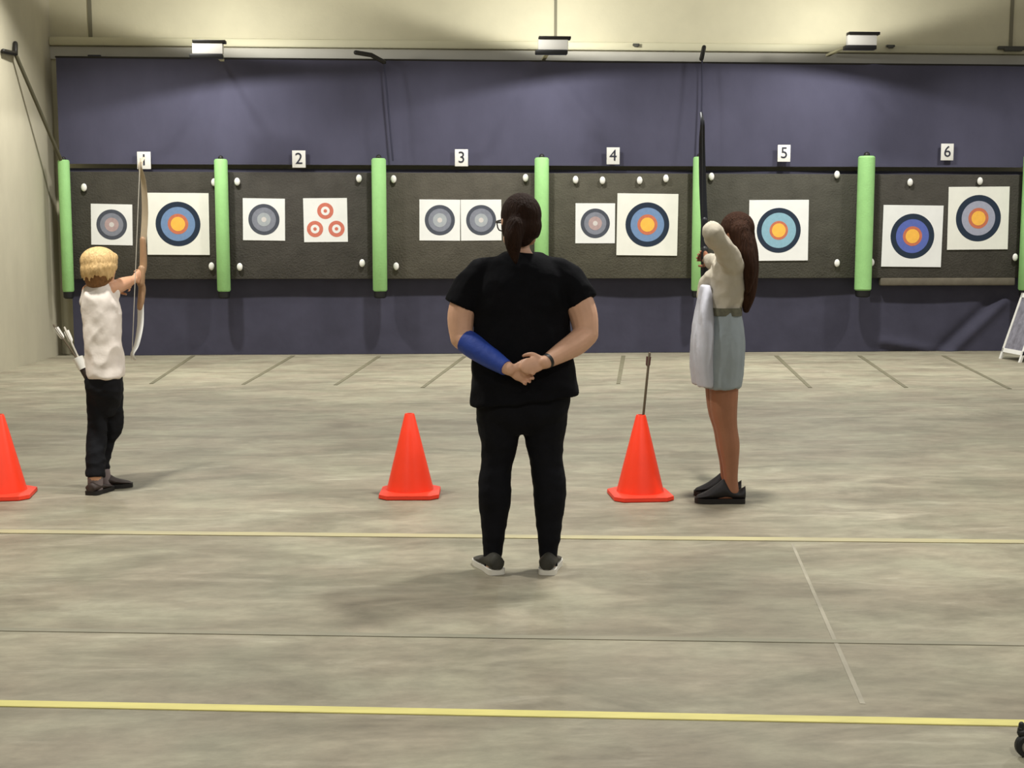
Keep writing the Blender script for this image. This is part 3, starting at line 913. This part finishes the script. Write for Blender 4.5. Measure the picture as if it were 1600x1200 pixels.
# ------------------------------------------------------------------ the child archer
kf = on_floor(150, 768)
DK = dep_of(kf)
def K(px, py, w=0.0): return at(px, py, DK + w)
PK = 1.0 / ((K(250, 600) - K(150, 600)).length / 100)
kF = (HD * 0.88 + RT * 0.47).normalized(); kR = kF.cross(UP).normalized()
def ks(y, x0, x1, b, w=0.0): return (K((x0 + x1) / 2, y, w), (x1 - x0) / 2 / PK, b)
ktor = [ks(600, 136, 188, .10), ks(575, 138, 188, .095), ks(540, 138, 186, .09), ks(505, 136, 184, .09), ks(475, 132, 183, .09), ks(455, 136, 178, .075), ks(445, 147, 170, .05)]
kLn = [(149, 595, .0, .062), (151, 630, .0, .060), (152, 665, .0, .056), (151, 690, -.005, .060), (150, 715, -.04, .060), (149, 746, -.07, .058)]
kLf = [(176, 595, .05, .062), (177, 630, .08, .058), (176, 666, .11, .062), (168, 688, .11, .048), (161, 715, .10, .045), (160, 742, .09, .042)]
bm = bmesh.new()
stack(bm, ktor, RT, HD, inset=0.006)
for Lg in (kLn, kLf):
    limb(bm, [K(x, y, w) for x, y, w, r in Lg], [min(r - 0.012, 0.042) for x, y, w, r in Lg])
e1 = K(149, 748, -.07); f1 = V((e1.x, e1.y, 0.045)); limb(bm, [e1, f1, f1 + HD * 0.06 - UP * 0.012], [0.028, 0.028, 0.018])
e2 = K(164, 744, .09); f2 = V((e2.x, e2.y, 0.045)); limb(bm, [e2, f2, f2 + RT * 0.05 + HD * 0.02 - UP * 0.012], [0.028, 0.028, 0.018])
khc = K(159, 419, 0.02)
limb(bm, [K(158, 452, 0.0), K(158, 430, .01)], [0.048, 0.042], smooth=False)
khF = (HD * 0.9 + RT * 0.42).normalized(); khR = khF.cross(UP).normalized()
wK = head(bm, khc, khR, khF, UP, 0.93)
gripK = K(221, 430, 0.34)
# bow arm
wk = gripK + (K(190, 447, .18) - gripK).normalized() * 0.075
limb(bm, [K(170, 452, .02), K(180, 449, .10), K(194, 443, .20), wk], [.052, .046, .040, .025])
hand(bm, wk, gripK - wk + UP * 0.01, RT * -0.8 + HD * 0.5, -1, 0.85, curl=(1.0, 1.1, 0.8), thumb=(0.5, 0.7, 0.5))
# other arm folded up in front of the chest to the string
shK = K(140, 455, .03)
wk2 = K(176, 446, .22)
limb(bm, [shK, K(140, 474, .12), K(152, 474, .20), wk2], [.046, .040, .036, .023])
hand(bm, wk2, RT * 0.8 + HD * 0.4 + UP * 0.1, UP * -0.3 + HD * -0.6, 1, 0.85, curl=(0.6, 1.0, 0.8))
kid = build('person', bm, M['skinB']); remesh(kid, 0.005, 4)
tag(kid, 'person with short blond hair, pale sleeveless shirt and black trousers, holding up a pale bow', 'person')
eyes(kid, wK, khF, 0.93)
bm = bmesh.new()
stack(bm, [ks(590, 139, 193, .125), ks(575, 136, 193, .122), ks(540, 134, 191, .115), ks(505, 132, 188, .11), ks(478, 129, 186, .105), ks(460, 131, 180, .09), ks(449, 138, 174, .066), ks(443, 147, 170, .05)], RT, HD, seg=36)
limb(bm, [K(142, 458, .01), K(136, 470, .03)], [.05, .052], smooth=False)
limb(bm, [K(166, 456, .01), K(174, 458, .04)], [.052, .058], smooth=False)
o = build('sleeveless_shirt', bm, M['kidshirt'], kid); remesh(o, 0.008, 4); wrinkle(o, 0.013, 9, (1, 1, 0.8))
bm = bmesh.new()
stack(bm, [ks(650, 146, 178, .06, .03), ks(630, 140, 187, .085, .02), ks(615, 136, 190, .105), ks(600, 134, 191, .112), ks(580, 136, 190, .108), ks(565, 137, 189, .10)], RT, HD)
limb(bm, [K(x, y, w) for x, y, w, r in kLn], [r for x, y, w, r in kLn], round_ends=(True, False))
limb(bm, [K(x, y, w) for x, y, w, r in kLf], [r for x, y, w, r in kLf], round_ends=(True, False))
o = build('trousers', bm, M['kidpants'], kid); remesh(o, 0.008, 6); wrinkle(o, 0.008, 11, (1, 1, 1.4))
bm = bmesh.new(); limb(bm, [K(149, 734, -.06), K(149, 768, -.07)], [0.046, 0.044], smooth=False); build('sock', bm, M['greysock'], kid)
bm = bmesh.new(); limb(bm, [K(162, 736, .09), K(165, 758, .09)], [0.038, 0.038], smooth=False); build('sock', bm, M['greysock'], kid)
rot = Matrix((khR, khF, UP)).transposed()
bm = bmesh.new()
ell(bm, wK(0, -0.024, 0.044), (0.104, 0.114, 0.088), rot, 32)
ell(bm, wK(0.01, -0.03, 0.012), (0.100, 0.108, 0.062), rot, 32)
ell(bm, wK(0, 0.05, 0.068), (0.072, 0.058, 0.040), rot, 24)
for k in range(16):
    an = math.pi * (0.93 + 1.14 * k / 15); rr_ = random.uniform(0.9, 1.04)
    limb(bm, [wK(0.07 * math.cos(an), -0.02 + 0.07 * math.sin(an), 0.06), wK(0.098 * math.cos(an) * rr_, -0.03 + 0.106 * math.sin(an) * rr_, 0.0), wK(0.096 * math.cos(an + 0.08), -0.035 + 0.10 * math.sin(an + 0.08), -0.045 - random.uniform(0, 0.035))], [0.025, 0.020, 0.006], seg=8, sub=3)
o = build('hair', bm, M['blond'], kid); remesh(o, 0.007, 3); o['label'] = 'blond top hair'
bm = bmesh.new()
ell(bm, wK(0, -0.035, -0.030), (0.097, 0.088, 0.078), rot, 28)
ell(bm, wK(0, -0.050, -0.082), (0.074, 0.060, 0.050), rot, 24)
o = build('hair', bm, M['blonddark'], kid); remesh(o, 0.007, 3); o['label'] = 'brown hair at the nape'
h1 = V((e1.x, e1.y, 0)) - (HD * 0.93 + RT * 0.2).normalized() * 0.06
shoe(kid, h1, HD * 0.93 + RT * 0.2, 0.215, 0.105, M['shoebrown'], M['soledark'], H=0.080)
f2b = V((f2.x, f2.y, 0)) - (RT * 0.93 + HD * 0.36) * 0.055
shoe(kid, f2b, RT * 0.90 + HD * 0.43, 0.215, 0.09, M['shoebrown'], M['soledark'], H=0.098)

def bow(tipT, grip, tipB, mr, mt, mb, aim, lab, lw=0.030, curve=None):
    o = empty('recurve_bow', tipB); org = tipB
    L = (tipT - tipB).length
    ax = (tipT - tipB).normalized()
    def pt(p): return p - org
    r0 = grip - ax * 0.20; r1 = grip + ax * 0.22
    bm = bmesh.new()
    limb(bm, [pt(r0), pt(grip - ax * 0.09 + aim * 0.012), pt(grip - ax * 0.02 - aim * 0.008), pt(grip + ax * 0.06 + aim * 0.014), pt(r1)], [0.020, 0.024, 0.020, 0.024, 0.020], seg=14, sub=5, flat=0.85, ref=aim)
    build('riser', bm, mr, o)
    for end, tip, m in ((r1, tipT, mt), (r0, tipB, mb)):
        s = 1 if end is r1 else -1
        v = tip - end
        m1 = end + v * 0.35 + aim * 0.030; m2 = end + v * 0.72 + aim * 0.024; m3 = end + v * 0.90 + aim * -0.004
        bm = bmesh.new(); limb(bm, [pt(end - v * 0.06), pt(m1), pt(m2), pt(m3), pt(tip + aim * 0.03)], [lw, lw, lw * 0.85, lw * 0.62, lw * 0.45], seg=12, sub=5, flat=0.32, ref=aim)
        build('limb', bm, m, o)
    bm = bmesh.new(); limb(bm, [pt(tipT), pt(tipB)], [0.0022, 0.0022], seg=6, sub=1); build('string', bm, M['black'] if mr is M['bowdark'] else M['string'], o)
    bm = bmesh.new(); limb(bm, [pt(grip - ax * 0.05 - aim * 0.004), pt(grip + ax * 0.04)], [0.025, 0.023], seg=12, sub=2, flat=0.9, ref=aim, smooth=False); build('grip', bm, M['black'] if mr is M['bowdark'] else mr, o)
    return tag(o, lab, 'bow')
aimK = (HD * 0.93 + RT * 0.36).normalized()
bow(K(219, 247, .22), gripK, K(206, 562, .20), M['bowwood'], M['bowbeige'], M['bowwhite'], aimK, 'pale wooden bow with white lower limb held by the blond child', lw=0.024)

# quiver at the child's hip with two arrows
qo = empty('hip_quiver', K(136, 588, -0.02))
tag(qo, "dark hip quiver with white rim hanging at the blond child's left side", 'quiver')
org = qo.location.copy()
qa, qb = K(137, 590, -.06), K(122, 560, -.05)
bm = bmesh.new(); limb(bm, [qa - org, qb - org], [0.020, 0.026], seg=14, sub=2, smooth=False, round_ends=(True, False)); build('quiver_tube', bm, M['shoebrown'], qo)
qd = (qb - qa).normalized()
bm = bmesh.new(); limb(bm, [qb - org - qd * 0.07, qb - org + qd * 0.005], [0.027, 0.031], seg=14, sub=1, smooth=False, round_ends=(False, False)); build('rim', bm, M['white'], qo)
bm = bmesh.new(); limb(bm, [qa - org, K(140, 590, -.05) - org, K(148, 592, -.09) - org], [0.012] * 3, seg=8, sub=3); build('belt_loop', bm, M['shoebrown'], qo)
arrow(K(127, 570, -.053), K(84, 508, -.03), M['shaft'], M['fletchw'], "arrow sticking furthest out of the blond child's hip quiver", r=0.006, fl=0.09, grp='arrows in the hip quiver')
arrow(K(128, 571, -.048), K(101, 512, .0), M['string'], M['fletchw'], "pale arrow standing more upright in the blond child's hip quiver", r=0.006, fl=0.09, grp='arrows in the hip quiver')

# ------------------------------------------------------------------ the girl archer
gf = on_floor(1128, 782)
DG = dep_of(gf)
def G(px, py, w=0.0): return at(px, py, DG + w)
PG = 1.0 / ((G(1200, 600) - G(1100, 600)).length / 100)
def gs(y, x0, x1, b, w=0.0): return (G((x0 + x1) / 2, y, w), (x1 - x0) / 2 / PG, b)
gF = -RT; gR = HD.copy()
gn = [(1130, 560, -.07, .088), (1131, 605, -.07, .084), (1131, 640, -.07, .078), (1135, 668, -.07, .064), (1139, 695, -.07, .062), (1141, 722, -.07, .049), (1142, 748, -.07, .040), (1144, 768, -.07, .040)]
gfar = [(1124, 560, .08, .088), (1124, 605, .09, .084), (1126, 640, .10, .076), (1130, 668, .11, .060), (1134, 695, .11, .058), (1136, 722, .12, .046), (1136, 748, .12, .038), (1137, 764, .12, .038)]
bm = bmesh.new()
stack(bm, [gs(585, 1100, 1158, .15), gs(545, 1098, 1160, .16), gs(510, 1103, 1157, .14), gs(480, 1110, 1153, .125), gs(450, 1115, 1160, .135), gs(420, 1117, 1162, .15), gs(404, 1123, 1162, .12), gs(396, 1130, 1158, .06)], RT, HD, inset=0.006)
for Lg in (gn, gfar):
    limb(bm, [G(x, y, w) for x, y, w, r in Lg], [r for x, y, w, r in Lg])
    e = G(Lg[-1][0], Lg[-1][1], Lg[-1][2]); f = V((e.x, e.y, 0.055))
    limb(bm, [e, f, f - RT * 0.08 - UP * 0.015], [0.034, 0.034, 0.026])
ghc = G(1147, 366, 0.0)
ghF = (-RT * 0.75 + HD * 0.66).normalized(); ghR = ghF.cross(UP).normalized()
limb(bm, [G(1146, 408, 0), G(1147, 385, 0)], [0.055, 0.048], smooth=False)
wG = head(bm, ghc, ghR, ghF, UP, 0.96)
elG = G(1114, 362, -.30); wrG = G(1122, 380, -.09)
limb(bm, [G(1148, 412, -.13), G(1134, 390, -.22), elG], [.050, .044, .038])
limb(bm, [elG, G(1116, 370, -.20), wrG], [.038, .036, .024])
hand(bm, wrG, RT * 0.2 + HD * 0.9 + UP * 0.05, RT * 0.9 - HD * 0.2, -1, 0.92, curl=(0.5, 1.2, 0.8))
gripG = G(1101, 400, .58)
wrF = G(1105, 403, .50)
limb(bm, [G(1140, 414, .13), G(1122, 410, .30), wrF], [.050, .042, .025])
hand(bm, wrF, gripG - wrF, -RT * 0.9 + HD * 0.1, -1, 0.92, curl=(1.0, 1.1, 0.8))
girl = build('person', bm, M['skinC']); remesh(girl, 0.005, 4)
tag(girl, 'person with long brown hair, beige top and grey skirt, elbow raised to draw', 'person')
eyes(girl, wG, ghF, 0.96)
bm = bmesh.new()
stack(bm, [gs(490, 1104, 1157, .142), gs(478, 1107, 1158, .140), gs(450, 1110, 1164, .150), gs(422, 1112, 1167, .165), gs(405, 1117, 1166, .135), gs(396, 1125, 1160, .075)], RT, HD, seg=36)
limb(bm, [G(1146, 416, -.12), G(1133, 392, -.22), G(1113, 362, -.31)], [.068, .062, .056])
limb(bm, [G(1113, 362, -.31), G(1115, 374, -.20), G(1121, 381, -.12)], [.056, .050, .040])
limb(bm, [G(1142, 418, .12), G(1122, 412, .30), G(1108, 406, .46)], [.066, .055, .040])
limb(bm, [G(1122, 425, .02), G(1104, 442, .06), G(1096, 462, .06)], [.05, .040, .030])
o = build('long_sleeve_top', bm, M['beigetop'], girl); remesh(o, 0.008, 4); wrinkle(o, 0.010, 10)
bm = bmesh.new()
stack(bm, [gs(604, 1096, 1156, .19), gs(585, 1094, 1159, .19), gs(545, 1094, 1162, .185), gs(510, 1100, 1160, .16), gs(484, 1106, 1156, .145)], RT, HD, seg=36, n=2.2)
o = build('skirt', bm, M['skirt'], girl); remesh(o, 0.008, 4); wrinkle(o, 0.010, 10, (1.3, 1.3, 0.35))
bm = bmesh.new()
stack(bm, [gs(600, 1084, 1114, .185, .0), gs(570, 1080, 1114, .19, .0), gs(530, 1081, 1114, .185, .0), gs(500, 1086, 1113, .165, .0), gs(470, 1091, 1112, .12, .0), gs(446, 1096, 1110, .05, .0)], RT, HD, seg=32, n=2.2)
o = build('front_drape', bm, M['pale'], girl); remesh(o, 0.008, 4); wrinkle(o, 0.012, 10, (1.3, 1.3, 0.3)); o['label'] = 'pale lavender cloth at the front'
bm = bmesh.new()
stack(bm, [gs(492, 1104, 1158, .150), gs(480, 1105, 1158, .149)], RT, HD, seg=36, n=2.3, sub=1)
build('belt', bm, M['belt'], girl)
rot = Matrix((ghR, ghF, UP)).transposed()
bm = bmesh.new()
ell(bm, wG(0, -0.022, 0.034), (0.090, 0.102, 0.098), rot, 32)
ell(bm, wG(0, -0.055, -0.02), (0.082, 0.072, 0.10), rot, 28)
limb(bm, [G(1158, 362, -.03), G(1168, 395, -.05), G(1170, 430, -.06), G(1168, 462, -.06), G(1166, 484, -.06)], [0.070, 0.062, 0.055, 0.045, 0.020], flat=1.0)
limb(bm, [G(1156, 360, -.09), G(1166, 395, -.12), G(1171, 425, -.13), G(1168, 455, -.13)], [0.055, 0.050, 0.040, 0.015])
limb(bm, [G(1158, 362, .05), G(1169, 395, .06), G(1173, 430, .06), G(1170, 470, .05)], [0.065, 0.055, 0.045, 0.015])
o = build('hair', bm, M['hairbrown'], girl); remesh(o, 0.007, 3)
hg = G(1164, 780, -.07); hg.z = 0
shoe(girl, hg, -RT + HD * 0.03, 0.285, 0.102, M['shoe'], M['soledark'], H=0.130, tongue=0.22, low=True, soleh=0.03)
hg = G(1158, 774, .12); hg.z = 0
shoe(girl, hg, -RT * 0.97 + HD * 0.15, 0.275, 0.10, M['shoe'], M['soledark'], H=0.130, tongue=0.22, low=True, soleh=0.03)
aimG = (HD * 0.98 - RT * 0.05).normalized()
bow(G(1097, 176, .46), gripG, G(1100, 596, .46), M['bowdark'], M['bowdark'], M['bowdark'], aimG, 'dark bow standing tall before the green tube, held by the girl with long hair', lw=0.022)

# ------------------------------------------------------------------ right edge: folding sign and stand foot
sp = on_floor(1610, 563)
o = empty('folding_sign', (sp.x, sp.y, 0), rz=0.0)
tag(o, 'white folding floor sign by the curtain at the right edge of the photo', 'sign')
tl = math.radians(17.5)
for s, nm in ((-1, 'front'), (1, 'back')):
    rm = Matrix.Rotation(-s * tl * -1 * -1, 3, 'Y')
    def pp(x, y, z):   # board plane leaning to the hinge
        return V((s * (0.27 - z * math.tan(tl)) + s * x, y, z))
    bm = bmesh.new()
    for (y0, y1, z0, z1) in ((-0.30, -0.255, 0.0, 0.86), (0.255, 0.30, 0.0, 0.86), (-0.30, 0.30, 0.80, 0.86), (-0.30, 0.30, 0.09, 0.14)):
        q = [pp(x, y, z) for z in (z0, z1) for x, y in ((-0.014, y0), (0.014, y0), (0.014, y1), (-0.014, y1))]
        vs = [bm.verts.new(v) for v in q]
        ring_faces(bm, vs[:4], vs[4:]); cap(bm, vs[:4], 0, True); cap(bm, vs[4:])
    f = build('frame', bm, M['white'], o, smooth=False)
    bm = bmesh.new()
    q = [pp(x, y, z) for z in (0.12, 0.82) for x, y in ((-0.006, -0.26), (0.006, -0.26), (0.006, 0.26), (-0.006, 0.26))]
    vs = [bm.verts.new(v) for v in q]
    ring_faces(bm, vs[:4], vs[4:]); cap(bm, vs[:4], 0, True); cap(bm, vs[4:])
    build('panel', bm, M['grey'], f, smooth=False)

fp = on_floor(1597, 1183)
o = empty('rolling_stand', (fp.x, fp.y, 0))
tag(o, 'black caster foot of a stand at the bottom right corner, below the yellow tape', 'stand')
o.rotation_euler = (0, 0, -YAW)
bm = bmesh.new()
rotx = Matrix.Rotation(math.radians(90), 3, 'X')
def disc(bm, r, t, c, seg=28):
    prof = [(r * 0.35, -t / 2), (r * 0.86, -t / 2), (r, -t / 2 * 0.6), (r, t / 2 * 0.6), (r * 0.86, t / 2), (r * 0.35, t / 2)]
    n0 = len(bm.verts); lathe(bm, prof, seg=seg); bm.verts.ensure_lookup_table()
    vs = bm.verts[n0:]
    bmesh.ops.rotate(bm, cent=(0, 0, 0), matrix=rotx, verts=vs); bmesh.ops.translate(bm, vec=V(c), verts=vs)
disc(bm, 0.036, 0.022, (0.014, 0, 0.036)); cw = build('caster', bm, M['black'], o)
bm = bmesh.new(); disc(bm, 0.021, 0.030, (0.014, 0, 0.034)); build('hub', bm, M['greyhub'], cw)
bm = bmesh.new(); limb(bm, [V((0.012, 0.018, 0.036)), V((0.0, 0.02, 0.07)), V((-0.008, 0.0, 0.085))], [0.007, 0.008, 0.009], seg=10, sub=3); limb(bm, [V((-0.008, 0, 0.07)), V((-0.006, 0, 0.10))], [0.008, 0.008], seg=10, sub=1, smooth=False); build('fork', bm, M['black'], o)
bm = bmesh.new(); limb(bm, [V((-0.006, 0, 0.075)), V((0.12, 0, 0.085)), V((0.30, 0, 0.11))], [0.012, 0.014, 0.016], seg=12, sub=4); build('leg', bm, M['black'], o)
bm = bmesh.new(); limb(bm, [V((0.30, 0, 0.05)), V((0.30, 0, 0.55))], [0.02, 0.02], seg=14, sub=1, smooth=False); build('column', bm, M['black'], o)

# ------------------------------------------------------------------ lights
def area(name, loc, size, power, col, rot=(0, 0, 0), spread=180):
    l = bpy.data.lights.new(name, 'AREA'); l.shape = 'DISK'; l.size = size; l.energy = power; l.color = col; l.spread = math.radians(spread)
    o = bpy.data.objects.new(name, l); o.location = loc; o.rotation_euler = rot; link(o); return o
WARM = (1.0, 0.985, 0.94)
for i, (x, y, z, p, sp) in enumerate(((-2.2, 7.0, 4.5, 125, 150), (1.55, 7.0, 4.5, 125, 150), (5.4, 7.0, 4.5, 110, 150),
                                      (-3.6, 14.9, 5.4, 138, 118), (0.3, 14.9, 5.4, 142, 118), (4.2, 14.9, 5.4, 146, 118), (8.0, 14.9, 5.4, 110, 118),
                                      (-2.5, 0.5, 4.7, 95, 150), (1.45, 0.5, 4.7, 100, 150), (5.4, 0.5, 4.7, 70, 150))):
    area('high_bay_lamp', (x, y, z), 0.32, p, WARM, spread=sp)
def spot(name, loc, dv, e, ang, blend, size, col):
    l = bpy.data.lights.new(name, 'SPOT'); l.energy = e; l.spot_size = math.radians(ang); l.spot_blend = blend; l.shadow_soft_size = size; l.color = col
    o = bpy.data.objects.new(name, l); link(o); o.location = loc
    o.rotation_euler = dv.normalized().to_track_quat('-Z', 'Y').to_euler()
    return o
for i, p in enumerate(fpos):
    sgn = (1, 1, -1)[i]
    spot('flood_lamp', p + V((sgn * 0.1, 0.0, -0.22)), V((sgn * 0.13, 0.05, -1.0)), 72, 170, 0.05, 0.10, (1.0, 0.99, 0.97))
    spot('added_uplamp', p + V((sgn * 0.1, 0.0, 0.22)), V((sgn * 0.15, 0.22, 1.0)), (112, 145, 112)[i], 170, 0.15, 0.10, WARM)  # unseen up-light, added at each fixture to brighten the upper wall

w = bpy.data.worlds.new('hall'); SC.world = w; w.use_nodes = True
bg = w.node_tree.nodes['Background']
bg.inputs['Color'].default_value = (1.0, 0.97, 0.90, 1); bg.inputs['Strength'].default_value = 0.27

# ------------------------------------------------------------------ camera
cam = bpy.data.cameras.new('camera'); co = bpy.data.objects.new('camera', cam); link(co)
cam.sensor_fit = 'HORIZONTAL'; cam.sensor_width = 36; cam.lens = F / 1600 * 36
co.location = C0
co.rotation_euler = Matrix((RT, CU, -CF)).transposed().to_euler()
cam.clip_start = 0.05; cam.clip_end = 100
SC.camera = co
SC.view_settings.view_transform = 'Standard'
SC.view_settings.look = 'None'
SC.view_settings.exposure = 0.0
SC.view_settings.gamma = 1.0
SC.view_settings.use_curve_mapping = False
